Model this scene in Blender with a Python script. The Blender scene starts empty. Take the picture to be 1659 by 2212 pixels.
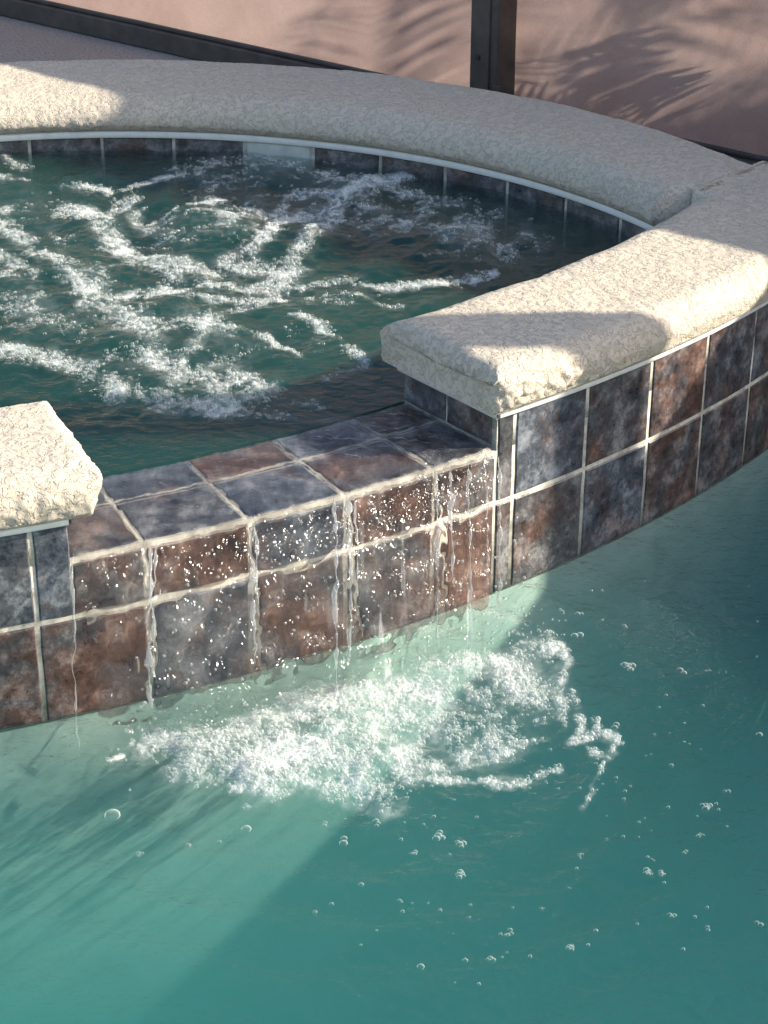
import bpy, math, random
import numpy as np
from mathutils import Matrix, Vector

random.seed(7)
rng = np.random.default_rng(11)
SC = bpy.context.scene
COL = SC.collection

# ------------------------------------------------------------------ camera
F_PX, PITCH, ROLL, CAM_H = 4250.0, math.radians(26.80), math.radians(0.245), 1.488
fw = np.array([0, math.cos(PITCH), -math.sin(PITCH)])
_r = np.array([1.0, 0, 0]); _u = np.cross(_r, fw)
rt = _r*math.cos(ROLL) + _u*math.sin(ROLL)
up = -_r*math.sin(ROLL) + _u*math.cos(ROLL)
CAM = np.array([0, 0, CAM_H])
cd = bpy.data.cameras.new('camera'); cam = bpy.data.objects.new('camera', cd); COL.objects.link(cam)
M = Matrix(((rt[0], up[0], -fw[0], 0), (rt[1], up[1], -fw[1], 0), (rt[2], up[2], -fw[2], CAM_H), (0, 0, 0, 1)))
cam.matrix_world = M
cd.sensor_fit = 'HORIZONTAL'; cd.sensor_width = 36; cd.lens = 36*F_PX/1659.0
cd.clip_start = 0.05; cd.clip_end = 500
SC.camera = cam

# ------------------------------------------------------------------ sky, sun, exposure
SUN_EL = math.atan(0.51); SUN_DIR = np.array([1.0, 0.05, 0.51]); SUN_DIR /= np.linalg.norm(SUN_DIR)
w = bpy.data.worlds.new('World'); SC.world = w; w.use_nodes = True
nt = w.node_tree; nt.nodes.clear()
sky = nt.nodes.new('ShaderNodeTexSky'); sky.sky_type = 'NISHITA'; sky.sun_disc = False
sky.sun_elevation = SUN_EL; sky.sun_rotation = math.atan2(SUN_DIR[0], SUN_DIR[1])
sky.air_density = 1.0; sky.dust_density = 2.0; sky.ozone_density = 1.0
bg = nt.nodes.new('ShaderNodeBackground'); bg.inputs[1].default_value = 0.13
wo = nt.nodes.new('ShaderNodeOutputWorld')
nt.links.new(sky.outputs[0], bg.inputs[0]); nt.links.new(bg.outputs[0], wo.inputs[0])
sl = bpy.data.lights.new('sun', 'SUN'); sl.energy = 5.0; sl.angle = math.radians(0.5); sl.color = (1.0, 0.91, 0.76)
sun = bpy.data.objects.new('sun', sl); COL.objects.link(sun)
sun.rotation_euler = Vector(SUN_DIR).to_track_quat('Z', 'Y').to_euler()
sun.location = (6, 0, 5)
SC.view_settings.view_transform = 'Standard'; SC.view_settings.look = 'None'
SC.view_settings.exposure = 1.15; SC.view_settings.gamma = 1.0
SC.cycles.use_denoising = True
SC.cycles.max_bounces = 6; SC.cycles.transparent_max_bounces = 14
SC.cycles.diffuse_bounces = 3; SC.cycles.glossy_bounces = 3; SC.cycles.transmission_bounces = 5
SC.cycles.sample_clamp_indirect = 6.0

# ------------------------------------------------------------------ helpers
def px(x, y, z):
    """a point on the level z, given by where the camera sees it (1659-wide picture)"""
    d = fw + (x-829.5)/F_PX*rt - (y-1106)/F_PX*up
    t = (z-CAM_H)/d[2]
    return CAM + t*d

_T = rng.random((64, 64, 64)).astype(np.float32)
def vnoise(x, y, z=None):
    x = np.asarray(x, float); y = np.asarray(y, float); z = np.zeros_like(x) if z is None else np.asarray(z, float)+np.zeros_like(x)
    xi, yi, zi = np.floor(x).astype(int), np.floor(y).astype(int), np.floor(z).astype(int)
    fx, fy, fz = x-xi, y-yi, z-zi
    fx, fy, fz = [t*t*t*(t*(t*6-15)+10) for t in (fx, fy, fz)]
    def g(a, b, c): return _T[(xi+a) & 63, (yi+b) & 63, (zi+c) & 63]
    a = (g(0,0,0)*(1-fx)+g(1,0,0)*fx)*(1-fy)+(g(0,1,0)*(1-fx)+g(1,1,0)*fx)*fy
    b = (g(0,0,1)*(1-fx)+g(1,0,1)*fx)*(1-fy)+(g(0,1,1)*(1-fx)+g(1,1,1)*fx)*fy
    return (a*(1-fz)+b*fz)*2-1
def fbm(x, y, z=None, o=4, l=2.1, g=0.5):
    s = 0; a = 1; n = 0
    for i in range(o):
        s = s + a*vnoise(np.asarray(x)*l**i+17*i, np.asarray(y)*l**i+5*i, None if z is None else np.asarray(z)*l**i+9*i); n += a; a *= g
    return s/n
def sstep(a, b, x):
    t = np.clip((x-a)/(b-a), 0, 1); return t*t*(3-2*t)

def tag(o, label=None, cat=None, group=None, kind=None):
    if label: o['label'] = label
    if cat: o['category'] = cat
    if group: o['group'] = group
    if kind: o['kind'] = kind
    return o
def empty(name, loc=(0,0,0)):
    o = bpy.data.objects.new(name, None); COL.objects.link(o); o.location = loc; o.empty_display_size = .05; return o
def meshobj(name, verts, faces, mat, parent=None, smooth=False):
    me = bpy.data.meshes.new(name)
    me.from_pydata([tuple(map(float, v)) for v in verts], [], faces)
    if mat: me.materials.append(mat)
    if smooth: me.polygons.foreach_set('use_smooth', np.ones(len(me.polygons), bool))
    me.update()
    o = bpy.data.objects.new(name, me); COL.objects.link(o)
    if parent:
        o.parent = parent
        o.matrix_parent_inverse = Matrix.Translation(-Vector(abs_loc(parent)))
    return o
def abs_loc(o):
    v = Vector(o.location)
    while o.parent:
        v = v + o.parent.location + o.matrix_parent_inverse.to_translation(); o = o.parent
    return v
def quadmesh(name, V, Q, mat, parent=None, smooth=True, attrs=None, T=None):
    """fast mesh from numpy: V (n,3), Q (m,4) quads and/or T (k,3) triangles"""
    me = bpy.data.meshes.new(name)
    V = np.asarray(V, np.float32)
    loops = []; starts = []; n = 0
    if Q is not None and len(Q):
        Q = np.asarray(Q, np.int32); loops.append(Q.ravel()); starts.append(n+4*np.arange(len(Q))); n += Q.size
    if T is not None and len(T):
        T = np.asarray(T, np.int32); loops.append(T.ravel()); starts.append(n+3*np.arange(len(T))); n += T.size
    L = np.concatenate(loops); St = np.concatenate(starts).astype(np.int32)
    me.vertices.add(len(V)); me.vertices.foreach_set('co', V.ravel())
    me.loops.add(len(L)); me.loops.foreach_set('vertex_index', L)
    me.polygons.add(len(St)); me.polygons.foreach_set('loop_start', St)
    if smooth: me.polygons.foreach_set('use_smooth', np.ones(len(St), bool))
    for k, a in (attrs or {}).items():
        at = me.attributes.new(k, 'FLOAT', 'POINT'); at.data.foreach_set('value', np.asarray(a, np.float32).ravel())
    me.update(calc_edges=True); me.validate()
    if mat: me.materials.append(mat)
    o = bpy.data.objects.new(name, me); COL.objects.link(o)
    if parent:
        o.parent = parent; o.matrix_parent_inverse = Matrix.Translation(-Vector(abs_loc(parent)))
    return o
def gridq(nu, nv, close_v=False, off=0):
    i = np.arange(nu-1)[:, None]; j = np.arange(nv if close_v else nv-1)[None, :]
    j2 = (j+1) % nv
    return (np.stack([i*nv+j, (i+1)*nv+j, (i+1)*nv+j2, i*nv+j2], -1)+off).reshape(-1, 4)
def box(name, c, s, mat, parent=None, rz=0.0, bev=0.003):
    """bevelled box, centre c, size s, turned rz"""
    hx, hy, hz = [v/2 for v in s]; b = min(bev, min(hx, hy, hz)*.6)
    V = []; 
    for sx in (-1, 1):
        for sy in (-1, 1):
            for sz in (-1, 1):
                V += [(sx*hx, sy*(hy-b), sz*(hz-b)), (sx*(hx-b), sy*hy, sz*(hz-b)), (sx*(hx-b), sy*(hy-b), sz*hz)]
    import bmesh
    bm = bmesh.new(); [bm.verts.new(v) for v in V]
    bmesh.ops.convex_hull(bm, input=bm.verts[:])
    bmesh.ops.dissolve_limit(bm, angle_limit=0.01, verts=bm.verts[:], edges=bm.edges[:])
    cs, sn = math.cos(rz), math.sin(rz)
    for v in bm.verts:
        x, y, z = v.co; v.co = (c[0]+x*cs-y*sn, c[1]+x*sn+y*cs, c[2]+z)
    me = bpy.data.meshes.new(name); bm.to_mesh(me); bm.free(); me.materials.append(mat)
    o = bpy.data.objects.new(name, me); COL.objects.link(o)
    if parent:
        o.parent = parent; o.matrix_parent_inverse = Matrix.Translation(-Vector(abs_loc(parent)))
    return o

# ------------------------------------------------------------------ materials
class MT:
    def __init__(s, name):
        s.m = bpy.data.materials.new(name); s.m.use_nodes = True; s.t = s.m.node_tree; s.t.nodes.clear()
        s.out = s.n('OutputMaterial')
    def n(s, kind, **kw):
        nd = s.t.nodes.new('ShaderNode'+kind)
        for k, v in kw.items():
            if k.startswith('i_'):
                nd.inputs[k[2:].replace('_', ' ')].default_value = v
            else: setattr(nd, k, v)
        return nd
    def l(s, a, b): s.t.links.new(a, b); return s
    def coord(s, kind='Object', scale=None, rand=False):
        tc = s.n('TexCoord'); o = tc.outputs[kind]
        if rand:
            oi = s.n('ObjectInfo'); mu = s.n('Math', operation='MULTIPLY'); mu.inputs[1].default_value = 37.0
            s.l(oi.outputs['Random'], mu.inputs[0])
            ad = s.n('VectorMath', operation='ADD'); s.l(o, ad.inputs[0]); s.l(mu.outputs[0], ad.inputs[1]); o = ad.outputs[0]
        if scale is not None:
            mp = s.n('Mapping'); mp.inputs['Scale'].default_value = scale if hasattr(scale, '__len__') else (scale,)*3
            s.l(o, mp.inputs[0]); o = mp.outputs[0]
        return o
    def noise(s, co, sc, det=4, rough=.5, dist=0):
        nd = s.n('TexNoise'); nd.inputs['Scale'].default_value = sc; nd.inputs['Detail'].default_value = det
        nd.inputs['Roughness'].default_value = rough; nd.inputs['Distortion'].default_value = dist
        s.l(co, nd.inputs['Vector']); return nd.outputs['Fac']
    def ramp(s, fac, stops):
        r = s.n('ValToRGB'); e = r.color_ramp.elements
        while len(e) < len(stops): e.new(.5)
        for k, (p, c) in enumerate(stops):
            e[k].position = p; e[k].color = (*c, 1) if hasattr(c, '__len__') else (c, c, c, 1)
        s.l(fac, r.inputs[0]); return r.outputs[0]
    def mix(s, fac, a, b, mode='MIX'):
        m = s.n('MixRGB', blend_type=mode)
        for sock, v in zip(m.inputs, (fac, a, b)):
            if isinstance(v, (int, float)): sock.default_value = v
            elif isinstance(v, tuple): sock.default_value = (*v, 1) if len(v) == 3 else v
            else: s.l(v, sock)
        return m.outputs[0]
    def math(s, op, a, b=None):
        m = s.n('Math', operation=op)
        for sock, v in zip(m.inputs, (a, b)):
            if v is None: continue
            if isinstance(v, (int, float)): sock.default_value = v
            else: s.l(v, sock)
        return m.outputs[0]
    def bump(s, h, strength=.3, dist=.002, prev=None):
        b = s.n('Bump'); b.inputs['Strength'].default_value = strength; b.inputs['Distance'].default_value = dist
        s.l(h, b.inputs['Height'])
        if prev is not None: s.l(prev, b.inputs['Normal'])
        return b.outputs[0]
    def pbsdf(s, col, rough=.6, spec=.5, nrm=None, metal=0, **kw):
        p = s.n('BsdfPrincipled')
        for nm, v in (('Base Color', col), ('Roughness', rough), ('Specular IOR Level', spec), ('Metallic', metal)):
            if isinstance(v, (int, float)): p.inputs[nm].default_value = v
            elif isinstance(v, tuple): p.inputs[nm].default_value = (*v, 1)
            else: s.l(v, p.inputs[nm])
        for k, v in kw.items(): p.inputs[k].default_value = v
        if nrm is not None: s.l(nrm, p.inputs['Normal'])
        return p
    def schlick(s, nrm=None):
        lw = s.n('LayerWeight'); lw.inputs['Blend'].default_value = .5
        if nrm is not None: s.l(nrm, lw.inputs['Normal'])
        p = s.math('POWER', lw.outputs['Facing'], 5.0)
        return s.math('ADD', s.math('MULTIPLY', p, .97), .021)
    def done(s, sh):
        s.l(sh.outputs[0] if hasattr(sh, 'outputs') else sh, s.out.inputs['Surface']); return s.m

def mat_stucco(name, base, dark):
    t = MT(name); co = t.coord('Object')
    k = t.noise(co, 100, 3, .55, 1.2); n2 = t.noise(co, 7, 3, .6); n3 = t.noise(co, 700, 1, .5)
    kn = t.ramp(k, [(.40, 0), (.50, 1)])
    c = t.mix(kn, dark, base)
    c = t.mix(t.ramp(n2, [(.3, .0), (.75, .30)]), c, tuple(v*.80 for v in base))
    c = t.mix(t.ramp(n3, [(.42, .0), (.75, .30)]), c, tuple(v*.6 for v in base))
    nb = t.bump(t.mix(.20, kn, n3), .75, .0024)
    return t.done(t.pbsdf(c, .85, .25, nb))
M_COPE = mat_stucco('sprayed_coping', (.53, .465, .375), (.445, .39, .315))
def mat_deck():
    t = MT('sprayed_deck'); co = t.coord('Object')
    n1 = t.noise(co, 120, 4, .6); n2 = t.noise(co, 5, 4, .6); n3 = t.noise(co, 500, 2, .5)
    c = t.mix(t.ramp(n1, [(.38, 0), (.55, 1)]), (.25, .225, .205), (.40, .365, .33))
    c = t.mix(t.ramp(n2, [(.35, 0), (.7, .4)]), c, (.27, .245, .22))
    c = t.mix(t.ramp(n3, [(.5, 0), (.8, .3)]), c, (.2, .17, .15))
    return t.done(t.pbsdf(c, .9, .2, t.bump(n1, .6, .003)))
M_DECK = mat_deck()
def mat_tile():
    t = MT('slate_look_tile'); co = t.coord('Object', rand=True)
    rust = t.n('Attribute', attribute_type='OBJECT', attribute_name='rust').outputs['Fac']
    blue = t.n('Attribute', attribute_type='OBJECT', attribute_name='blue').outputs['Fac']
    n1 = t.noise(co, 13, 5, .68, .4); n2 = t.noise(co, 22, 5, .72); n5 = t.noise(co, 95, 4, .75, .5)
    v = t.math('ADD', t.math('MULTIPLY', n2, .76), t.math('MULTIPLY', n5, .24))
    slate = t.ramp(v, [(.35, (.016, .016, .017)), (.50, (.085, .082, .080)), (.64, (.25, .235, .215))])
    bl = t.ramp(v, [(.35, (.012, .016, .027)), (.50, (.070, .080, .096)), (.64, (.23, .245, .27))])
    c = t.mix(t.math('MULTIPLY', blue, t.ramp(n1, [(.62, 1), (.40, .25)])), slate, bl)
    ru = t.ramp(v, [(.36, (.024, .013, .010)), (.52, (.105, .053, .037)), (.65, (.26, .16, .12))])
    th = t.math('ADD', n1, t.math('MULTIPLY', t.math('SUBTRACT', rust, .48), .30))
    c = t.mix(t.ramp(th, [(.42, 0), (.66, .9)]), c, ru)
    nb = t.bump(v, .6, .0030)
    return t.done(t.pbsdf(c, t.ramp(n5, [(.3, .24), (.7, .48)]), .5, nb))
M_TILE = mat_tile()
def mat_grout():
    t = MT('grout'); co = t.coord('Object')
    n = t.noise(co, 22, 5, .7); n2 = t.noise(co, 350, 3, .6)
    c = t.mix(t.ramp(n, [(.38, 0), (.60, 1)]), (.26, .24, .195), (.58, .54, .45))
    return t.done(t.pbsdf(c, .8, .3, t.bump(n2, .5, .0012)))
M_GROUT = mat_grout()
def mat_trim():
    t = MT('white_trim'); co = t.coord('Object')
    n = t.noise(co, 30, 5, .6)
    c = t.mix(t.ramp(n, [(.5, 0), (.75, .5)]), (.74, .73, .69), (.5, .48, .42))
    return t.done(t.pbsdf(c, .55, .4, t.bump(n, .15, .001)))
M_TRIM = mat_trim()
def mat_plaster(name, a, b):
    t = MT(name); co = t.coord('Object')
    n = t.noise(co, 7, 6, .6, .6); n2 = t.noise(co, 60, 4, .6)
    c = t.mix(t.ramp(n, [(.35, 0), (.65, 1)]), a, b)
    return t.done(t.pbsdf(c, .8, .3, t.bump(n2, .3, .002)))
M_PLASTER = mat_plaster('pool_plaster', (.16, .25, .21), (.22, .31, .26))
M_SPAPL = mat_plaster('spa_plaster', (.30, .38, .33), (.40, .46, .41))
def mat_alu():
    t = MT('bronze_aluminium'); co = t.coord('Object')
    n = t.noise(co, 14, 5, .6); n2 = t.noise(co, 120, 3, .6)
    c = t.mix(t.ramp(n, [(.4, 0), (.7, .6)]), (.045, .037, .033), (.11, .095, .085))
    return t.done(t.pbsdf(c, .45, .5, t.bump(n2, .1, .0005)))
M_ALU = mat_alu()
def mat_screen():
    t = MT('privacy_mesh'); co = t.coord('Object')
    n = t.noise(co, 4, 5, .6, .5); n2 = t.noise(co, 420, 2, .5); n3 = t.noise(co, 30, 5, .6)
    c = t.mix(t.ramp(n, [(.35, 0), (.65, 1)]), (.32, .23, .21), (.40, .30, .275))
    c = t.mix(t.ramp(n2, [(.4, 0), (.7, .35)]), c, (.15, .10, .085))
    c = t.mix(t.ramp(n3, [(.55, 0), (.8, .3)]), c, (.40, .33, .28))
    d = t.n('BsdfDiffuse'); tr = t.n('BsdfTranslucent')
    t.l(c, d.inputs[0]); t.l(c, tr.inputs[0])
    mx = t.n('MixShader'); mx.inputs[0].default_value = .52
    t.l(d.outputs[0], mx.inputs[1]); t.l(tr.outputs[0], mx.inputs[2])
    return t.done(mx)
M_SCREEN = mat_screen()
def mat_simple(name, col, rough=.6, spec=.4):
    t = MT(name); co = t.coord('Object'); n = t.noise(co, 35, 5, .6)
    c = t.mix(t.ramp(n, [(.35, 0), (.7, .6)]), col, tuple(v*.6 for v in col))
    return t.done(t.pbsdf(c, rough, spec, t.bump(n, .2, .002)))
M_LEAF = mat_simple('palm_leaf', (.07, .12, .03), .5)
M_TRUNK = mat_simple('palm_trunk', (.16, .12, .08), .9)
M_SCREW = mat_simple('screw_steel', (.04, .035, .03), .4)
M_PALE = mat_simple('pale_tile', (.55, .58, .52), .35)
M_INK = mat_simple('black_ink', (.012, .014, .014), .4)

def foam_shader(t, co):
    d = t.n('BsdfDiffuse'); d.inputs[0].default_value = (.84, .87, .85, 1); return d
def mat_water(name, absorb, dens_a, scat, dens_s, small=1.0):
    t = MT(name); co = t.coord('Object')
    nA = t.noise(co, 55, 3, .6)
    nb = t.bump(nA, .30*small, .0035)
    fr = t.schlick(nb)
    tr = t.n('BsdfTransparent'); gl = t.n('BsdfGlossy'); gl.inputs['Roughness'].default_value = .06
    t.l(nb, gl.inputs['Normal'])
    mx = t.n('MixShader'); t.l(fr, mx.inputs[0]); t.l(tr.outputs[0], mx.inputs[1]); t.l(gl.outputs[0], mx.inputs[2])
    at = t.n('Attribute', attribute_name='foam')
    fo = foam_shader(t, co)
    m2 = t.n('MixShader'); t.l(at.outputs['Fac'], m2.inputs[0]); t.l(mx.outputs[0], m2.inputs[1]); t.l(fo.outputs[0], m2.inputs[2])
    if dens_s <= 0:
        va = t.n('VolumeAbsorption'); va.inputs['Color'].default_value = (*absorb, 1); va.inputs['Density'].default_value = dens_a
        t.l(va.outputs[0], t.out.inputs['Volume']); return t.done(m2)
    va = t.n('VolumeAbsorption'); va.inputs['Color'].default_value = (*absorb, 1); va.inputs['Density'].default_value = dens_a
    vs = t.n('VolumeScatter'); vs.inputs['Color'].default_value = (*scat, 1); vs.inputs['Density'].default_value = dens_s
    vs.inputs['Anisotropy'].default_value = -.28 if 'pool' in name else .4
    ad = t.n('AddShader'); t.l(va.outputs[0], ad.inputs[0]); t.l(vs.outputs[0], ad.inputs[1])
    t.l(ad.outputs[0], t.out.inputs['Volume'])
    return t.done(m2)
M_POOL = mat_water('pool_water', (.02, .57, .55), 1.10, (.075, .345, .315), 1.35, 6.0)
M_SPAW = mat_water('spa_water', (.08, .32, .28), 9.0, (.11, .42, .35), 6.0, 3.4)
def mat_film():
    t = MT('falling_water'); co = t.coord('Object')
    nA = t.noise(t.coord('Object', (70, 70, 30)), 1.0, 0, .5)
    nb = t.bump(nA, .35, .010)
    nB = t.noise(t.coord('Object', (110, 110, 34)), 1.0, 1, .5); nb2 = t.bump(nB, 1.0, .0085)
    fr = t.schlick(nb)
    tr = t.n('BsdfTransparent'); gl = t.n('BsdfGlossy'); gl.inputs['Roughness'].default_value = .14
    rf = t.n('BsdfRefraction'); rf.inputs['IOR'].default_value = 1.30; rf.inputs['Roughness'].default_value = .0
    t.l(nb2, gl.inputs['Normal']); t.l(nb, rf.inputs['Normal'])
    m0 = t.n('MixShader'); m0.inputs[0].default_value = .62; t.l(tr.outputs[0], m0.inputs[1]); t.l(rf.outputs[0], m0.inputs[2])
    mx = t.n('MixShader'); t.l(fr, mx.inputs[0]); t.l(m0.outputs[0], mx.inputs[1]); t.l(gl.outputs[0], mx.inputs[2])
    at = t.n('Attribute', attribute_name='foam'); fo = foam_shader(t, co)
    m2 = t.n('MixShader'); t.l(at.outputs['Fac'], m2.inputs[0]); t.l(mx.outputs[0], m2.inputs[1]); t.l(fo.outputs[0], m2.inputs[2])
    return t.done(m2)
M_FILM = mat_film()
def mat_bubble(name, power, opac, rough):
    t = MT(name)
    fr = t.n('LayerWeight'); fr.inputs['Blend'].default_value = .5
    tr = t.n('BsdfTransparent')
    p = t.pbsdf((.74, .78, .75), rough, .8)
    f = t.math('ADD', t.math('MULTIPLY', t.math('POWER', fr.outputs['Facing'], power), 1-opac), opac)
    mx = t.n('MixShader'); t.l(f, mx.inputs[0]); t.l(tr.outputs[0], mx.inputs[1]); t.l(p.outputs[0], mx.inputs[2])
    return t.done(mx)
M_BUB = mat_bubble('foam_bubbles', 2.6, .04, .09)
M_BIGB = mat_bubble('clear_bubble', 2.6, .015, .05)
def mat_glass():
    t = MT('clear_stream')
    fr = t.schlick()
    tr = t.n('BsdfTransparent'); gl = t.n('BsdfGlossy'); gl.inputs['Roughness'].default_value = .08
    rf = t.n('BsdfRefraction'); rf.inputs['IOR'].default_value = 1.33
    m0 = t.n('MixShader'); m0.inputs[0].default_value = .45; t.l(tr.outputs[0], m0.inputs[1]); t.l(rf.outputs[0], m0.inputs[2])
    mx = t.n('MixShader'); t.l(fr, mx.inputs[0]); t.l(m0.outputs[0], mx.inputs[1]); t.l(gl.outputs[0], mx.inputs[2])
    df = foam_shader(t, None); m3 = t.n('MixShader'); m3.inputs[0].default_value = .13; t.l(mx.outputs[0], m3.inputs[1]); t.l(df.outputs[0], m3.inputs[2])
    return t.done(m3)
M_GLASS = mat_glass()

# ------------------------------------------------------------------ plan of the spa
CX, CY, R = -1.512, 4.835, 2.731                     # front wall arc
AX, AY, RA = -0.546, 2.960, 1.204                    # back arc, inner edge
BX, BY, RB = -0.595, 3.075, 1.467                    # back arc, outer edge of the coping
Z_DECK, Z_STRIP, Z_COPE, Z_TOP = 0.10, 0.2905, 0.303, 0.378
Z_GROUT, Z_SPILL, Z_SPA = 0.147, 0.239, 0.250
NL, NR = -66.45, -52.00                              # notch of the spillway (degrees)
TP = 0.1556/R*180/math.pi; A0 = -67.55               # tile pitch and first joint
def pol(r, deg, z):
    a = math.radians(deg); return (CX+r*math.cos(a), CY+r*math.sin(a), z)
INNER = np.array([0.560, 3.525]); JOINT = np.array([0.725, 3.715])

# ------------------------------------------------------------------ deck, pool shell
def deck():
    import bmesh
    bm = bmesh.new()
    hole = [(-3.2, .6), (2.2, .6), (2.2, 3.4)]
    for a in np.linspace(math.asin((3.4-3.05)/1.42), math.pi-math.asin((3.4-3.05)/1.42), 60):
        hole.append((-.58+1.42*math.cos(a), 3.05+1.42*math.sin(a)))
    hole.append((-3.2, 3.4))
    outer = [(-60, -60), (60, -60), (60, 80), (-60, 80)]
    es = []
    for loop in (outer, hole):
        vs = [bm.verts.new((x, y, Z_DECK)) for x, y in loop]
        es += [bm.edges.new((vs[i], vs[(i+1) % len(vs)])) for i in range(len(vs))]
    bmesh.ops.triangle_fill(bm, use_beauty=True, edges=es)
    bmesh.ops.recalc_face_normals(bm, faces=bm.faces[:])
    for f in bm.faces:
        if f.normal.z < 0: f.normal_flip()
    me = bpy.data.meshes.new('deck'); bm.to_mesh(me); bm.free(); me.materials.append(M_DECK)
    o = bpy.data.objects.new('deck', me); COL.objects.link(o); tag(o, kind='structure')
    V = []; F = []; n = len(hole)
    for x, y in hole[:3]: pass
    rect = [(-3.2, .6), (2.2, .6), (2.2, 3.4), (-3.2, 3.4)]
    V = [(x, y, Z_DECK) for x, y in rect]+[(x, y, -1.02) for x, y in rect]
    F = [(i, i+4, (i+1) % 4+4, (i+1) % 4) for i in range(4)]
    tag(meshobj('pool_shell', [(x, y, Z_DECK if z > 0 else -1.4) for x, y, z in V], F, M_PLASTER), kind='structure')
    gx, gy = np.meshgrid(np.linspace(-3.2, 2.2, 90), np.linspace(.6, 3.4, 50), indexing='ij')
    gz = -1.25-.05*sstep(-.25, 1.5, gx)+.012*fbm(gx*3, gy*3, None, 3)
    tag(quadmesh('pool_floor', np.stack([gx, gy, gz], -1).reshape(-1, 3), gridq(90, 50), M_PLASTER), kind='structure')
deck()

# ------------------------------------------------------------------ coping builder
def cope_profile():
    """(across 0..1 with metres offset, height above the trim) from inner bottom over the top to outer bottom"""
    P = []
    h = Z_TOP-Z_COPE; rx, rz = .066, .056
    P.append((.0, .016, 0)); P.append((.0, .006, .007))
    for k in range(12):
        a = math.pi*(1-.5*k/11); P.append((0, rx+rx*math.cos(a), h-rz+rz*math.sin(a)))
    for s in np.linspace(.25, .75, 40): P.append((s, 0, h))
    for k in range(12):
        a = math.pi*(.5-.5*k/11); P.append((1, -.044+.044*math.cos(a), h-.046+.046*math.sin(a)))
    P.append((1, -.006, .007)); P.append((1, -.014, 0))
    return P
def coping(name, inner, outer, mat, cap=(True, True), over=.026, label=None, parent=None, rough=None, undercut=.018, flat_from=None):
    """sweep the profile between two plan curves (n,2)"""
    P = cope_profile()
    # refine the profile to about 3.5 mm
    W = .29
    pts = np.array([(s*W+o, z) for s, o, z in P]); 
    d = np.r_[0, np.cumsum(np.hypot(*np.diff(pts, axis=0).T))]
    nv = int(d[-1]/.0034); dd = np.linspace(0, d[-1], nv)
    pa = np.interp(dd, d, pts[:, 0]); pz = np.interp(dd, d, pts[:, 1])
    inner = np.asarray(inner); outer = np.asarray(outer)
    mid = (inner+outer)/2; ds = np.r_[0, np.cumsum(np.hypot(*np.diff(mid, axis=0).T))]
    nu = int(ds[-1]/.0034); e = .034
    ss = np.linspace(0, ds[-1], nu)
    # denser rows at rounded ends come from the inset below
    I = np.stack([np.interp(ss, ds, inner[:, k]) for k in (0, 1)], 1)
    O = np.stack([np.interp(ss, ds, outer[:, k]) for k in (0, 1)], 1)
    dirv = (O-I); ln = np.hypot(*dirv.T)[:, None]; dirv = dirv/ln
    I = I-dirv*over*0; 
    t0 = np.clip(ss/e, 0, 1) if cap[0] else np.ones(nu); t1 = np.clip((ss[-1]-ss)/e, 0, 1) if cap[1] else np.ones(nu)
    e0 = cap[0] if isinstance(cap[0], float) else e
    def inset(t, m): return m*(1-np.sqrt(np.clip(1-(1-t)**2, 0, 1)))
    m0 = .028 if cap[0] is True else (cap[0] or 0); m1 = .028 if cap[1] is True else (cap[1] or 0)
    if cap[0] and m0 < .02: t0 = np.clip(ss/m0, 0, 1)
    if cap[1] and m1 < .02: t1 = np.clip((ss[-1]-ss)/m1, 0, 1)
    ins = np.maximum(inset(t0, m0), inset(t1, m1))[:, None]
    frac = pa[None]/W                                 # 0..1 across
    A = frac*ln                                       # metres across
    A = np.clip(A, ins*.6, ln-ins*.6)
    Z = np.minimum(pz[None]+0*A, (Z_TOP-Z_COPE)-ins)
    if flat_from is not None:                         # along the joint the top runs flat up to the hairline
        fm = sstep(flat_from-.012, flat_from+.012, ss)[:, None]
        zf = np.where(frac < .5, np.minimum((Z_TOP-Z_COPE), np.maximum(Z, (Z_TOP-Z_COPE)*np.clip(pa[None]/.004, 0, 1))), Z)
        Z = Z*(1-fm)+zf*fm
    V = np.stack([I[:, None, 0]+dirv[:, None, 0]*A, I[:, None, 1]+dirv[:, None, 1]*A, Z_COPE+Z], -1)
    tg = np.gradient((I+O)/2, axis=0); tg /= np.hypot(*tg.T)[:, None]
    hz = np.clip(1-(Z/(Z_TOP-Z_COPE-.022)), 0, 1)**1.3
    for kc, s_end, sg in ((cap[0], ss, 1), (cap[1], ss[-1]-ss, -1)):
        if kc is True:
            bl = np.clip(1-s_end/.11, 0, 1)**1.2
            V[..., :2] += sg*tg[:, None, :]*(bl[:, None]*hz*undercut)[..., None]
    # normals
    du = np.gradient(V, axis=0); dv = np.gradient(V, axis=1)
    N = np.cross(du, dv); N /= np.linalg.norm(N, axis=-1, keepdims=True)+1e-9
    if N[nu//2, nv//2, 2] < 0: N = -N
    x, y, z = V[..., 0], V[..., 1], V[..., 2]
    # knock-down spray: flattened blobs with worm-like gaps
    wx = fbm(x*55, y*55, z*55, 2)*.35; wy = fbm(x*55+9, y*55+3, z*55, 2)*.35
    k = fbm(x*105+wx*3, y*105+wy*3, z*105, 3, 2.2, .55)
    knock = sstep(-.22, .10, k)
    lump = fbm(x*11, y*11, z*11, 3)
    rz = sstep(.25, .85, 1-np.abs(N[..., 2])) 
    disp = (knock-1)*.0012+lump*.0030 
    if rough is not None:
        rr = rough(V)*rz
        disp = disp+rr*fbm(x*75, y*75, z*75, 3)*.008
    low = sstep(0, .012, z-Z_COPE)
    V = V+N*(disp*low)[..., None]
    VV = V.reshape(-1, 3); Q = gridq(nu, nv)
    at = list(knock.reshape(-1)); T = []
    # end caps (fans) and the underside
    ex = []
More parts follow.
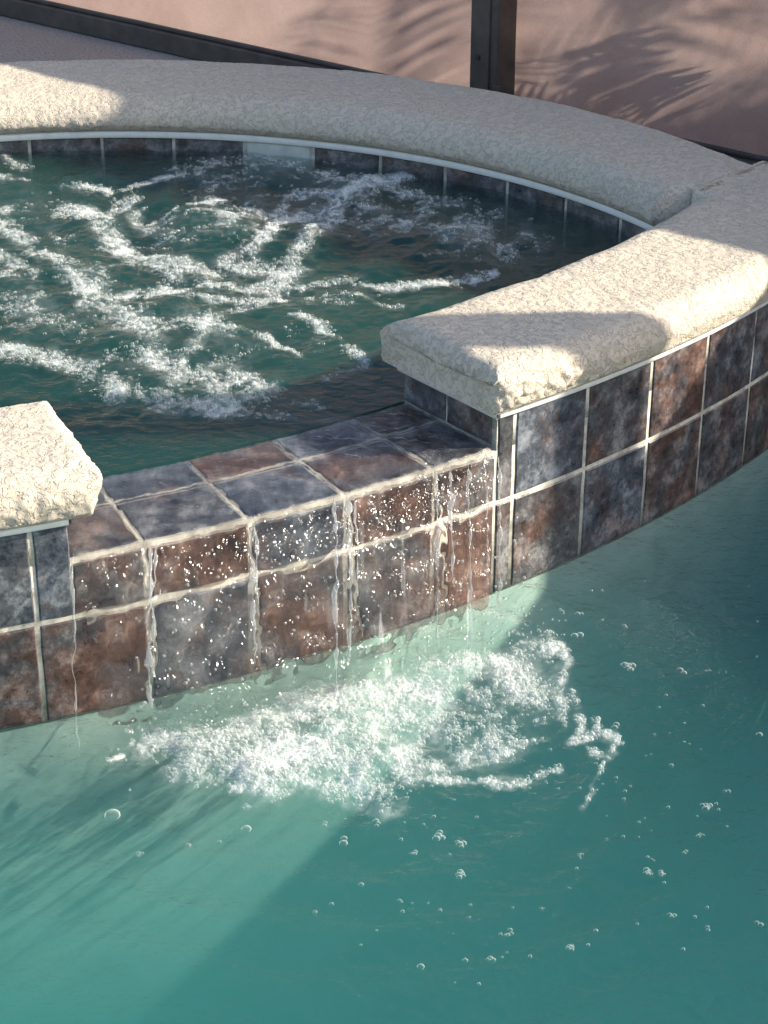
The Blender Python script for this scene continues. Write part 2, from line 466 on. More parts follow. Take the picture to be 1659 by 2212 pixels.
    for kcap, row, flip in ((cap[0], 0, False), (cap[1], nu-1, True)):
        c = V[row].mean(0); idx = len(VV)+len(ex); ex.append(c); at.append(.8)
        for j in range(nv-1):
            a, b = row*nv+j, row*nv+j+1
            T.append((idx, b, a) if not flip else (idx, a, b))
        T.append((idx, row*nv, row*nv+nv-1) if not flip else (idx, row*nv+nv-1, row*nv))
    bot = np.stack([np.arange(nu-1)*nv, np.arange(nu-1)*nv+nv-1, np.arange(1, nu)*nv+nv-1, np.arange(1, nu)*nv], 1)
    VV = np.r_[VV, np.array(ex)]
    return quadmesh(name, VV, np.r_[Q[:, ::-1], bot], mat, parent, True, {'knock': np.array(at)}, T)

def arc(cx, cy, r, a0, a1, n): 
    a = np.radians(np.linspace(a0, a1, n)); return np.stack([cx+r*np.cos(a), cy+r*np.sin(a)], 1)

spa = empty('raised_spa', pol(R-.12, -59, 0))
tag(spa, 'raised spa with slate-look tile wall, sand coloured coping and a notched spillway', 'spa')

# front coping, right of the notch: from the notch to the corner joint
aj = math.degrees(math.atan2(INNER[1]-CY, INNER[0]-CX))
n1 = 60
inn = arc(CX, CY, R-.275, NR-.42, aj, n1); out = arc(CX, CY, R+.026, NR-.42, aj+1.2, n1)
inn2 = np.linspace(INNER, JOINT, 20)[1:]; 
out2 = arc(CX, CY, R+.026, aj+1.2, aj+6.5, 20)[1:]
near_end = lambda V: sstep(.34, .16, np.hypot(V[..., 0]-.17, V[..., 1]-2.68))
cR = coping('coping', np.r_[inn, inn2], np.r_[out, out2], M_COPE, (True, .004), parent=spa, rough=near_end, undercut=.0, flat_from=float(np.hypot(*np.diff((inn+out)/2, axis=0).T).sum()))
cR['label'] = 'sand coloured coping cap right of the spillway, half in sun'
cL = coping('coping', arc(CX, CY, R-.266, -98, NL+1.05, 60), arc(CX, CY, R+.026, -98, NL+1.05, 60), M_COPE, (.004, True), parent=spa,
            rough=lambda V: .5*sstep(.3, .1, np.hypot(V[..., 0]+.40, V[..., 1]-2.36)))
cL['label'] = 'sunlit coping cap left of the spillway'
ai0 = math.degrees(math.atan2(INNER[1]-AY, INNER[0]-AX)); ao0 = math.degrees(math.atan2(JOINT[1]-BY, JOINT[0]-BX))
inb = arc(AX, AY, RA-.022, ai0-.3, 208, 120); outb = arc(BX, BY, RB, ao0, 200, 120)
inb[0] = INNER+np.array([.006, .004]); 
cB = coping('coping', inb, outb, M_COPE, (.004, .004), parent=spa)
cB['label'] = 'long curved coping cap along the back of the spa, in shade'

# trim strips under the coping
def band(name, path, off0, off1, z0, z1, mat, parent, closed=False):
    """a strip along a plan path; off0/off1 are offsets to the right-hand side"""
    p = np.asarray(path); t = np.gradient(p, axis=0); t /= np.hypot(*t.T)[:, None]
    nrm = np.stack([t[:, 1], -t[:, 0]], 1)
    n = len(p); b = min(.002, (z1-z0)*.3)
    jit = fbm(np.arange(n)*.31, np.full(n, 3.3), None, 2)*.0012
    rings = [(off0, z0), (off1-b, z0), (off1, z0+b), (off1, z1-b), (off1-b, z1), (off0, z1)]
    V = np.stack([np.c_[p+nrm*(o+jit[:, None]*(o == off1)), np.full(n, z)] for o, z in rings], 1)
    Q = gridq(n, 6, True)
    V = V.reshape(-1, 3)
    me = quadmesh(name, V, Q[:, ::-1], mat, parent, False)
    return me
eps = 1e-4
strip_front_r = arc(CX, CY, R, NR, -24, 90)
band('trim_strip', strip_front_r, -.05, .006, Z_STRIP, Z_COPE+.002, M_TRIM, cR)
endr = np.linspace(pol(R-.235, NR, 0)[:2], pol(R+.004, NR, 0)[:2], 16)
band('trim_strip', endr[::-1], -.006, .002, Z_STRIP+.0004, Z_COPE+.0016, M_TRIM, cR)
band('trim_strip', np.r_[arc(CX, CY, R, -98, NL, 90)], -.05, .006, Z_STRIP, Z_COPE+.002, M_TRIM, cL)
endl = np.linspace(pol(R-.235, NL, 0)[:2], pol(R+.004, NL, 0)[:2], 16)
band('trim_strip', endl, -.004, .004, Z_STRIP+.0004, Z_COPE+.0016, M_TRIM, cL)
band('trim_strip', arc(AX, AY, RA-.002, ai0-1, 208, 160)[::-1], -.03, .006, Z_STRIP, Z_COPE+.002, M_TRIM, cB)

# wall cores
def solid(name, inner, outer, z0, z1, mat, parent):
    i, o = np.asarray(inner), np.asarray(outer); n = len(i)
    V = np.stack([np.c_[i, np.full(n, z0)], np.c_[o, np.full(n, z0)], np.c_[o, np.full(n, z1)], np.c_[i, np.full(n, z1)]], 1).reshape(-1, 3)
    Q = np.r_[gridq(n, 4, True)[:, ::-1], np.array([[0, 1, 2, 3], [4*n-1, 4*n-2, 4*n-3, 4*n-4]])]
    return quadmesh(name, V, Q, mat, parent, False)
RC = R-.0022                                            # grout face
wall = solid('wall', arc(CX, CY, R-.224, -100, -27.6, 120), arc(CX, CY, RC, -100, -27.6, 120), -.012, Z_SPILL-.0032, M_GROUT, spa)
wall['label'] = 'curved grout bed of the tiled spa wall'
solid('wall', arc(CX, CY, R-.224, NR+.02, -27.6, 60), arc(CX, CY, RC, NR+.02, -27.6, 60), Z_SPILL-.0032, Z_COPE, M_GROUT, spa)
solid('wall', arc(CX, CY, R-.224, -100, NL-.02, 60), arc(CX, CY, RC, -100, NL-.02, 60), Z_SPILL-.0032, Z_COPE, M_GROUT, spa)
base = solid('footing', arc(CX, CY, R-.224, -100, -27.6, 120), arc(CX, CY, R-.003, -100, -27.6, 120), -1.02, -.012, M_PLASTER, spa)
backw = solid('wall', arc(AX, AY, RA+.0015, ai0-4, 206, 140), arc(-.58, 3.05, 1.425, 20, 200, 140), -.75, Z_COPE, M_GROUT, spa)
V = [(-2.1, 2.0, -.70), (1.1, 2.0, -.70), (1.1, 4.5, -.70), (-2.1, 4.5, -.70)]
lin = solid('lining', arc(AX, AY, RA-.004, ai0-8, 212, 140), arc(AX, AY, RA+.0074, ai0-8, 212, 140), -.72, .136, M_SPAPL, spa)
lin2 = solid('lining', arc(CX, CY, R-.235, -100, -28, 120), arc(CX, CY, R-.2241, -100, -28, 120), -.72, .222, M_SPAPL, spa)
fl = []
for a in np.linspace(ai0-6, 206, 60): fl.append((AX+(RA+.02)*math.cos(math.radians(a)), AY+(RA+.02)*math.sin(math.radians(a)), -.70))
for a in np.linspace(-98, -31, 60): fl.append(pol(R-.22, a, -.70))
solid('bench', arc(AX, AY, .72, ai0+8, 200, 90), arc(AX, AY, RA-.003, ai0-2, 208, 90), -.70, -.16, M_SPAPL, spa)
meshobj('floor', fl, [tuple(range(len(fl)))], M_SPAPL, spa)

# ------------------------------------------------------------------ tiles
def tile(outline_fn, u0, u1, v0, v1, thick, parent, rust, blue, wob=.0009, name='tile', mat=None, seg=4):
    """outline_fn(u, v, depth) -> 3D point; u, v in metres; depth outwards; edges hand-cut uneven, spillway ones wavier to imitate refraction"""
    k = rng.random()*50
    ring = []
    def edge(a, b, c, d, n):
        return [(a+(c-a)*i/n, b+(d-b)*i/n) for i in range(n)]
    ring = edge(u0, v0, u1, v0, seg)+edge(u1, v0, u1, v1, seg)+edge(u1, v1, u0, v1, seg)+edge(u0, v1, u0, v0, seg)
    cu, cv = (u0+u1)/2, (v0+v1)/2
    r3 = []
    pts = []
    for (a, b) in ring:
        wn = wob*float(vnoise(a*60+k, b*60+k*.7)); wm = wob*float(vnoise(a*60-k, b*60+k*1.3))
        pts.append((a+wn, b+wm))
    n = len(pts); V = []; bv = .0022
    for (a, b) in pts: V.append(outline_fn(a, b, 0))
    for (a, b) in pts: V.append(outline_fn(a, b, thick-bv))
    for (a, b) in pts:
        du, dv = cu-a, cv-b; L = max(abs(du)/(abs(u1-u0)/2+1e-6), abs(dv)/(abs(v1-v0)/2+1e-6), .2)
        s = bv
        V.append(outline_fn(a+s*np.sign(du)*(abs(abs(du)-abs(u1-u0)/2) < .004), b+s*np.sign(dv)*(abs(abs(dv)-abs(v1-v0)/2) < .004), thick))
    F = []
    for i in range(n):
        j = (i+1) % n
        F += [(i, j, n+j, n+i), (n+i, n+j, 2*n+j, 2*n+i)]
    F.append(tuple(range(2*n, 3*n)))
    o = meshobj(name, V, F, mat or M_TILE, parent)
    # face outward
    o['rust'] = float(rust); o['blue'] = float(blue)
    return o
def front_fn(u, v, d):                                  # u: arc length from angle 0 joint, v: height
    a = math.radians(A0)+u/R
    return (CX+(R-.0095+d)*math.cos(a), CY+(R-.0095+d)*math.sin(a), v)
PW = 0.1556; G = .0070
def uang(deg): return math.radians(deg-A0)*R
RUST = {(-2,0):.4,(-2,1):.2,(-1,0):.75,(-1,1):.15, (0,0):.85, (1,0):.25,(2,0):.75,(3,0):.55,(4,0):.95, (5,0):.35,(6,0):.35,(7,0):.75,(8,0):.45,(9,0):.6,
        (5,1):.15,(6,1):.5,(7,1):.75,(8,1):.6,(9,1):.5}
BLUE = {(5,1):1.0,(5,0):.3,(6,0):.9,(6,1):.45,(7,0):.3,(7,1):.6,(8,0):.3,(8,1):.75,(9,1):.6,(-1,1):.7,(-1,0):.4,(1,0):.5,(0,0):.3}
uL, uR = uang(NL), uang(NR)
for k in range(-5, 12):
    u0, u1 = k*PW+G/2, (k+1)*PW-G/2
    if k == 4: u1 = uR-.002
    tile(front_fn, u0, u1, -.0085, Z_GROUT-G/2, .0095, wall, RUST.get((k, 0), rng.random()), BLUE.get((k, 0), rng.random()*.7), .0016 if 0 <= k <= 4 else .0009)
    if k < 0 or k > 4:
        tile(front_fn, u0, u1, Z_GROUT+G/2, Z_STRIP-.0006, .0095, wall, RUST.get((k, 1), rng.random()*.8), BLUE.get((k, 1), rng.random()))
# cut strips beside the notch
tile(front_fn, G/2, uL-.001, Z_GROUT+G/2, Z_STRIP-.0006, .0095, wall, .05, .9)
tile(front_fn, uR+.003, 5*PW-G/2, Z_GROUT+G/2, Z_STRIP-.0006, .0095, wall, .1, .3)
tile(front_fn, uR+.003, 5*PW-G/2, -.0085, Z_GROUT-G/2, .0095, wall, .3, .2)
# spillway: face row, top front row, top back row
SR = {0:(.75,.2),1:(.9,.2),2:(.3,.8),3:(.8,.3),4:(.6,.3)}
def top_fn(u, v, d):                                    # v: distance inside the face
    a = math.radians(A0)+u/R
    return (CX+(R-v)*math.cos(a), CY+(R-v)*math.sin(a), Z_SPILL-.0105+d)
TOPF = {0:(.35,.4),1:(.1,.6),2:(.05,1.0),3:(.6,.3),4:(.35,.4)}
TOPB = {0:(.1,.7),1:(.0,1.0),2:(.7,.3),3:(.25,.9),4:(.65,.4)}
for k in range(5):  # extra edge wobble here imitates refraction through the water film
    u0, u1 = max(k*PW, uL)+G*.42, min((k+1)*PW, uR)-G*.42
    if k == 0: u0 = uL+.001
    tile(front_fn, u0, u1, Z_GROUT+G*.6, Z_SPILL-.0110, .0095, wall, *SR[k], wob=.0020, seg=7)
    tile(top_fn, u0, u1, .0085, .1300, .0095, wall, *TOPF[k], wob=.0024, seg=8)
    tile(top_fn, u0, u1, .1370, .2225, .0095, wall, *TOPB[k], wob=.0022, seg=8)
# notch cheeks
def cheek_fn(sgn, deg):
    a = math.radians(deg); t = np.array([-math.sin(a), math.cos(a)])
    def f(u, v, d):
        r = R-u; p = np.array([CX+r*math.cos(a), CY+r*math.sin(a)])+t*sgn*(d-.004)
        return (p[0], p[1], v)
    return f
for fn in (cheek_fn(-1, NR), cheek_fn(1, NL)):
    tile(fn, .014, .118, Z_SPILL+.003, Z_STRIP-.0006, .006, wall, .55, .3)
    tile(fn, .122, .224, Z_SPILL+.003, Z_STRIP-.0006, .006, wall, .2, .5)
# inside band on the back wall
def back_fn(u, v, d):
    a = u/RA; return (AX+(RA+.0085-d)*math.cos(a), AY+(RA+.0085-d)*math.sin(a), v)
a_pale = None
ua = math.radians(ai0+1)*RA
# joint seen at picture x 398 fixes the phase
pj = px(398, 300, Z_SPA); uj = math.atan2(pj[1]-AY, pj[0]-AX)*RA
k0 = int((ua-uj)/PW)-1
for k in range(k0, k0+22):
    u0, u1 = uj+k*PW+.0035, uj+(k+1)*PW-.0035
    if u1 < ua+.01: continue
    u0 = max(u0, ua-.02)
    pale = (k == -2)
    if pale:
        o = tile(back_fn, u0+.002, u1-.002, .140, Z_STRIP-.0006, .0100, backw, 0, 0, mat=M_PALE, name='depth_marker_tile')
        o['label'] = 'pale depth marker tile half under the spa water'
        for (ma, mb, mw, mh) in ((-.034, .245, .022, .010), (-.012, .236, .012, .014), (.020, .240, .016, .009), (.040, .243, .010, .006)):
            mc = (u0+u1)/2-ma; ring = []
            for q in range(18):
                an = q*math.pi/9; rr_ = 1+.35*float(vnoise(np.array([q*.9+ma*90]), np.array([mb*70]))[0])
                ring.append(back_fn(mc+mw*.6*rr_*math.cos(an), mb+mh*.6*rr_*math.sin(an), .0106))
            meshobj('marking', ring+[tuple(np.mean(ring, 0))], [(18, q, (q+1) % 18) for q in range(18)], M_INK, backw)
    else:
        tile(back_fn, u0, u1, .140, Z_STRIP-.0006, .0095, backw, rng.random()*.35, rng.random()*.6)
# ------------------------------------------------------------------ screen enclosure behind
F0 = np.array([-1.14, 6.14]); FD = np.array([.7646, -.6446]); FN = np.array([-.6446, -.7646])   # towards the camera
rzf = math.atan2(FD[1], FD[0])
def fpt(x, off=0): 
    s = (x-F0[0])/FD[0]; p = F0+FD*s+FN*off; return p
L0, L1 = -4.5, 6.0
fence = empty('screen_enclosure', (*fpt(.26), Z_DECK)); tag(fence, 'dark bronze screen enclosure with brown privacy mesh behind the spa', 'screen fence')
def rail(name, z, h, d, x0, x1, off=0):
    a, b = fpt(x0, off), fpt(x1, off); c = (a+b)/2
    return box(name, (c[0], c[1], z), (np.hypot(*(b-a)), d, h), M_ALU, fence, rzf, .003)
POSTS = [.288+2.353*k for k in range(-2, 3)]
XE = [-4.9]+POSTS+[5.6]
rail('bottom_rail', Z_DECK+.031, .058, .05, -4.9, 5.6)
rail('bottom_rail_lip', Z_DECK+.066, .012, .026, -4.9, 5.6, -.006)
rail('middle_rail', 1.175, .05, .05, -4.9, 5.6)
rail('top_rail', 2.62, .10, .05, -4.9, 5.6)
for x in POSTS:
    c = fpt(x, .012)
    p = box('post', (c[0], c[1], (Z_DECK+2.57)/2+.002), (.088, .115, 2.57-Z_DECK), M_ALU, fence, rzf, .003)
    # spline groove strip and screws on the face
    g = fpt(x+.012, .071); box('channel', (g[0], g[1], 1.34), (.007, .008, 2.3), M_ALU, p, rzf, .001)
    for zz in (.288, .7, 1.15):
        s = fpt(x-.014, .0715); ring = []
        bx = box('screw', (s[0], s[1], zz), (.012, .006, .012), M_SCREW, p, rzf, .0025)
    cl = fpt(x+.034, .071); box('bracket', (cl[0], cl[1], Z_DECK+.105), (.018, .008, .045), M_ALU, p, rzf, .004)
for a, b in zip(XE[:-1], XE[1:]):
    p, q = fpt(a), fpt(b); n = 40; V = []; F = []
    for i in range(n+1):
        for j in range(9):
            s = p+(q-p)*i/n; bow = .006*math.sin(math.pi*i/n)*math.sin(math.pi*j/8)+.002*float(vnoise(i*.4+a, j*.8))
            V.append((*(s+FN*(bow-.004)), Z_DECK+.062+(1.155-Z_DECK-.062)*j/8))
    F = [(i*9+j, (i+1)*9+j, (i+1)*9+j+1, i*9+j+1) for i in range(n) for j in range(8)]
    meshobj('privacy_panel', V, F, M_SCREEN, fence, True)

# palm just outside the screen: its fronds shade the mesh
def palm(loc, label, nfr, seed, L=1.0, h=.5, els=(5, 75)):
    rr = random.Random(seed)
    e = empty('palm', loc); tag(e, label, 'palm', 'palms behind the screen')
    V = []; F = []
    for i in range(9):
        z = h*i/8; r = .07*(1-.25*i/8)*(1+.12*(i % 2))
        for k in range(10): V.append((loc[0]+r*math.cos(k*.628), loc[1]+r*math.sin(k*.628), loc[2]+z))
    F = [(i*10+k, i*10+(k+1) % 10, (i+1)*10+(k+1) % 10, (i+1)*10+k) for i in range(8) for k in range(10)]
    meshobj('trunk', V, F, M_TRUNK, e, True)
    for fi in range(nfr):
        az = fi*2.399+rr.random()*.4; el = math.radians(rr.uniform(*els)); Lf = L*rr.uniform(.75, 1.1)
        V = []; F = []
        p = np.array([loc[0], loc[1], loc[2]+h-.03]); d = np.array([math.cos(az)*math.cos(el), math.sin(az)*math.cos(el), math.sin(el)])
        side = np.array([-math.sin(az), math.cos(az), 0]); N = 26; prev = None
        for i in range(N+1):
            t = i/N
            wv = .008*(1-t)+.0015
            b = len(V); V += [tuple(p-side*wv), tuple(p+side*wv), tuple(p+np.array([0, 0, wv]))]
            if i: F += [(b-3, b-2, b+1, b), (b-2, b-1, b+2, b+1), (b-1, b-3, b, b+2)]
            if t > .12:
                ll = .30*math.sin(math.pi*min(1, t*.9+.08))**.6*L
                for sg in (-1, 1):
                    dr = side*sg*.8+d*.6+np.array([0, 0, .12-.25*rr.random()]); dr /= np.linalg.norm(dr)
                    wd = np.cross(dr, side); wd = d*.009
                    m = p+dr*ll*.5+np.array([0, 0, .0]); tip = p+dr*ll+np.array([0, 0, -.05*ll/.3])
                    b = len(V); V += [tuple(p-wd*.5), tuple(p+wd*.5), tuple(m+wd), tuple(m-wd), tuple(tip)]
                    F += [(b, b+1, b+2, b+3), (b+3, b+2, b+4)]
            d = d+np.array([0, 0, -.055]); d /= np.linalg.norm(d); p = p+d*Lf/N
        meshobj('frond', V, F, M_LEAF, e)
palm((2.45, 4.98, Z_DECK), 'low feathery palm close behind the right mesh panel', 30, 3, 1.0, .75, (0, 42))
palm((2.9, 4.75, Z_DECK), 'bushy feathery palm between the young and the taller palm', 30, 33, 1.0, 1.0, (-5, 30))
palm((3.7, 5.45, Z_DECK), 'taller feathery palm farther behind the right mesh panel', 26, 5, 1.2, 1.5, (0, 50))
palm((5.0, 5.55, Z_DECK), 'tall feathery palm well behind the others, to the right', 26, 41, 1.2, 2.1, (-10, 40))
palm((5.9, 5.0, Z_DECK), 'tallest feathery palm, farthest to the right', 24, 43, 1.2, 2.7, (-25, 40))
palm((1.9, 4.72, Z_DECK), 'small feathery palm nearest to the right mesh panel', 26, 51, .85, .5, (0, 50))
palm((3.2, 6.35, Z_DECK), 'feathery palm behind the left mesh panel', 16, 9, 1.1, 1.5, (0, 50))
def hedge():  # out of view; added so the water reflects dark green below the sky
    e = empty('hedge', (0, 9, Z_DECK)); tag(e, 'unseen green hedge added beyond the screen enclosure to darken the water reflections', 'hedge')
    box('core', (0, 9.1, 1.25), (12, .5, 2.3), M_LEAF, e, 0, .1)
    n = 14000; c = np.stack([rng.uniform(-6.2, 6.2, n), 8.75+.35*rng.standard_normal(n)*.5, Z_DECK+rng.random(n)**.9*2.6], 1)
    c[:, 2] += .25*fbm(c[:, 0]*1.2, c[:, 1], None, 3)*(c[:, 2] > 1.8)
    a = rng.standard_normal((n, 3)); a /= np.linalg.norm(a, axis=1)[:, None]; b = np.cross(a, rng.standard_normal((n, 3))); b /= np.linalg.norm(b, axis=1)[:, None]
    a *= .075; b *= .035
    V = np.stack([c-a, c+b, c+a, c-b], 1).reshape(-1, 3)
    o = quadmesh('leaves', V, np.arange(4*n).reshape(-1, 4), M_LEAF, e, False); o['kind'] = 'stuff'
hedge()

# ------------------------------------------------------------------ foam maps
def strokes(lst, z):
    out = []
    for pts, wpx, dens in lst:
        P = np.array([px(x, y, z)[:2] for x, y in pts]); 
        sc = np.linalg.norm(px(pts[0][0], pts[0][1], z)-CAM)/F_PX
        out.append((P, wpx*sc*1.5, dens))
    return out
def field(x, y, S):
    d = np.zeros_like(x)
    wx = x+.016*fbm(x*13, y*10, None, 4); wy = y+.032*fbm(x*13+7, y*10+3, None, 4)
    for P, wd, dens in S:
        dist = np.full(x.shape, 9.0)
        for (a, b) in zip(P[:-1], P[1:]) if len(P) > 1 else [(P[0], P[0]+1e-5)]:
            ab = b-a; t = np.clip(((wx-a[0])*ab[0]+(wy-a[1])*ab[1])/(ab@ab), 0, 1)
            qx, qy = wx-(a[0]+t*ab[0]), (wy-(a[1]+t*ab[1]))*.55
            dist = np.minimum(dist, np.hypot(qx, qy))
        d = np.maximum(d, dens*np.exp(-(dist/wd)**2*1.1))
    return d
SPA_STROKES = strokes([
    ([(140,460),(200,468),(235,515),(300,560),(380,582),(455,580)], 20, 1.0),
    ([(225,480),(245,530)], 24, .9), ([(262,450),(272,440)], 18, .8),
    ([(455,578),(520,545),(575,508),(632,478)], 19, 1.0),
    ([(590,605),(612,575),(650,545),(695,505),(735,450),(800,412),(870,392)], 22, .85),
    ([(612,582),(600,600)], 30, 1.1), ([(520,560),(580,580)], 26, .9),
    ([(600,470),(618,440),(665,430),(725,440)], 13, .7),
    ([(380,500),(470,480),(540,490)], 55, .52), ([(300,492),(410,462),(490,452)], 10, .7),
    ([(290,470),(330,500)], 18, .6),
    ([(195,645),(350,622),(470,642),(560,652)], 15, .75),
    ([(185,605),(235,650),(300,700),(335,765),(405,805),(545,830)], 32, .75),
    ([(330,634),(450,612),(555,620),(600,640)], 13, .8),
    ([(0,472),(60,530),(120,572),(180,602),(225,645)], 20, .7), ([(0,545),(70,595)], 16, .7),
    ([(0,640),(90,665),(150,700)], 34, .45), ([(0,600),(60,625)], 22, .45),
    ([(0,762),(100,772),(200,802),(265,850),(355,872),(490,872)], 24, .72),
    ([(400,770),(470,690),(560,650)], 20, .55), ([(330,740),(420,700)], 30, .5),
    ([(640,612),(780,608),(900,622),(1010,600),(1070,585)], 11, .85),
    ([(650,640),(760,640),(860,660)], 9, .5),
    ([(800,470),(960,510),(1110,530)], 55, .42), ([(900,440),(1050,480)], 40, .3),
    ([(140,408),(250,420),(330,402),(390,386)], 8, .75), ([(400,384),(560,352),(660,380)], 30, .4), ([(470,410),(600,400)], 40, .36),
    ([(640,690),(720,722),(762,760),(795,780)], 10, .7), ([(480,702),(560,730),(640,772)], 10, .65),
    ([(700,812),(780,790)], 10, .55), ([(700,400),(860,430)], 40, .45), ([(650,470),(700,470)], 24, .6),
    ([(820,860),(900,880),(960,840)], 14, .35), ([(480,880),(640,900),(760,900)], 14, .4), ([(560,860),(700,870)], 12, .4),
    ([(60,440),(160,560),(260,640)], 40, .22), ([(300,650),(420,680),(520,760)], 55, .28), ([(60,700),(200,740),(330,820)], 45, .22), ([(520,600),(640,640),(760,650)], 34, .26),
    ([(420,520),(520,470),(600,430)], 45, .30), ([(620,720),(760,800),(840,860)], 30, .18), ([(760,500),(900,480),(1040,530)], 60, .26),
    ([(0,352),(60,370)], 12, .5), ([(0,385),(60,395)], 8, .5), ([(480,340),(700,360),(860,380)], 16, .3)], Z_SPA)
POOL_STROKES = strokes([
    ([(330,1600),(430,1625),(540,1590),(640,1545),(720,1495),(800,1492)], 22, .9),
    ([(440,1635),(560,1610),(680,1560),(760,1530)], 46, 1.1), ([(560,1650),(680,1630),(790,1640)], 46, 1.05),
    ([(650,1570),(760,1590),(840,1650)], 50, 1.05), ([(570,1690),(700,1700),(850,1700)], 28, .75),
    ([(830,1500),(900,1455),(1060,1425),(1190,1395)], 22, .95),
    ([(860,1520),(1000,1490),(1150,1460)], 46, .7), ([(860,1590),(1000,1560),(1150,1530)], 46, .52), ([(870,1660),(1000,1630),(1120,1600)], 30, .5),
    ([(1185,1370),(1222,1420),(1200,1490),(1215,1550)], 12, .62), ([(1100,1430),(1170,1440),(1150,1520)], 34, .6), ([(1225,1500),(1260,1560),(1250,1610)], 8, .5),
    ([(1230,1612),(1290,1600),(1335,1612),(1310,1645),(1280,1640)], 9, .85), ([(1290,1590),(1288,1575)], 6, .8), ([(1310,1650),(1290,1690),(1258,1740)], 5, .6),
    ([(880,1690),(960,1690),(1130,1690),(1210,1672)], 8, .6), ([(960,1660),(1060,1640),(1180,1600)], 10, .5),
    ([(500,1710),(560,1715),(650,1725)], 9, .7), ([(760,1730),(850,1740),(880,1720)], 16, .6),
    ([(240,1630),(262,1620)], 6, .8), ([(275,1545),(290,1590)], 5, .6), ([(380,1640),(430,1660)], 10, .7),
    ([(1050,1330),(1120,1350)], 14, .4), ([(880,1370),(940,1360)], 6, .4)], 0.0)
# ------------------------------------------------------------------ water
def spa_height(x, y):
    h = .007*fbm(x*5, y*5, None, 3)+.0080*fbm(x*13, y*11+3, None, 3)+.0032*fbm(x*36, y*30, None, 3)
    for bx, by, r, a in ((470,485,.14,.026),(660,520,.10,.016),(960,520,.17,.016),(790,410,.14,.014),(520,390,.16,.012),(120,600,.12,.008),(420,760,.14,.006)):
        c = px(bx, by, Z_SPA); d2 = ((x-c[0])**2+((y-c[1])*.8)**2)/r**2
        h = h+a*np.exp(-d2*2)*(1+.35*fbm(x*22, y*22, None, 2))
    for bx, by, r, a in ((300,530,.10,-.010),(560,620,.12,-.008)):
        c = px(bx, by, Z_SPA); h = h+a*np.exp(-((x-c[0])**2+(y-c[1])**2)/r**2*2)
    # calm towards the spillway
    rr = R-np.hypot(x-CX, y-CY); calm = sstep(.20, .50, rr)*.9+.1
    edge = RA-np.hypot(x-AX, y-AY); calm = calm*(.45+.55*sstep(0, .2, edge))
    return h*calm+.013*sstep(.45, .05, edge)
def pool_height(x, y):
    c = px(760, 1560, 0); d = np.hypot(x-c[0], (y-c[1]))
    amp = .35+1.0*np.exp(-(d/.45)**2)
    h = (amp+.25)*(.0040*fbm(x*6, y*6, None, 3)+.0034*fbm(x*17, y*17, None, 3)+.0013*fbm(x*45, y*45, None, 2))
    h = h+.0034*np.exp(-(d/.7)**2)*np.sin(d*58+1.5*fbm(x*4, y*4, None, 2))*sstep(.15, .4, d)
    f = field(x, y, [POOL_STROKES[1], POOL_STROKES[2], POOL_STROKES[3]])
    return h+.012*np.clip(f, 0, 1)
def water_body(name, xs, ylo, yhi, ny, zfun, z0, zb, mat, S, warp, halo):
    nx = len(xs); t = np.linspace(0, 1, ny)
    X = np.repeat(xs[:, None], ny, 1); lo = ylo(xs)[:, None]; hi = yhi(xs)[:, None]
    Y = lo+(hi-lo)*warp(t)[None]
    Z = z0+zfun(X, Y); D = field(X, Y, S)
    brk = fbm(X*26, Y*18, None, 4)+.5*fbm(X*150, Y*110, None, 2)
    web = 1-np.abs(fbm(X*16+3*fbm(X*9, Y*9, None, 2), Y*12, None, 3))*2.6
    foam = sstep(.55, 1.5, D*(1+1.2*brk)+.5*(web-.5)*sstep(.15, .5, D))*.40+halo*sstep(.08, .8, D*(1+.9*brk))*(.75+.5*np.clip(brk, -1, 1))
    V = np.stack([X, Y, Z], -1).reshape(-1, 3); Q = gridq(nx, ny)[:, ::1]
    # skirt and bottom
    b0 = len(V)
    ringi = np.r_[np.arange(nx)*ny, (nx-1)*ny+np.arange(1, ny), (np.arange(nx-2, -1, -1))*ny+ny-1, np.arange(ny-2, 0, -1)]
    VB = V[ringi].copy(); VB[:, 2] = zb; n = len(ringi)
    a = np.arange(n); bq = np.stack([ringi, b0+a, b0+(a+1) % n, ringi[(a+1) % n]], 1)
    cen = VB.mean(0)[None]; ci = b0+n
    T = np.stack([np.full(n, ci), b0+(a+1) % n, b0+a], 1)
    VV = np.r_[V, VB, cen]; at = np.r_[foam.ravel(), np.zeros(n+1)]
    # bottom as strips column by column (the outline need not be convex)
    lo_i = b0+np.arange(nx); 
    hi_map = {int(r): b0+i for i, r in enumerate(ringi)}
    hi_i = np.array([hi_map[int(i*ny+ny-1)] for i in range(nx)])
    bot = np.stack([lo_i[:-1], hi_i[:-1], hi_i[1:], lo_i[1:]], 1)
    return quadmesh(name, VV, np.r_[Q, bq, bot], mat, None, True, {'foam': at})
RW = R-.10
def ymax_pool(x):
    d = np.clip(RW**2-(x-CX)**2, 0, None); y = np.where(np.abs(x-CX) < RW, CY-np.sqrt(d), 3.39); return np.minimum(y, 3.39)
xs = np.r_[np.linspace(-3.19, -.75, 24)[:-1], np.linspace(-.75, .95, 420), np.linspace(.95, 2.19, 14)[1:]]
def warp_pool(t): return np.where(t < .06, t/.06*.40, .40+(t-.06)/.94*.60)
pw = water_body('pool_water', xs, lambda x: np.full_like(x, .61), ymax_pool, 380, pool_height, 0, -1.38, M_POOL, POOL_STROKES, warp_pool, .19)
tag(pw, kind='structure')
RSI = R-.205
xl = -1.55; xr = .585
def ylo_spa(x): return CY-np.sqrt(RSI**2-(x-CX)**2)
def yhi_spa(x): return np.maximum(AY+np.sqrt(np.clip((RA+.004)**2-(x-AX)**2, 0, None)), ylo_spa(x)+.01)
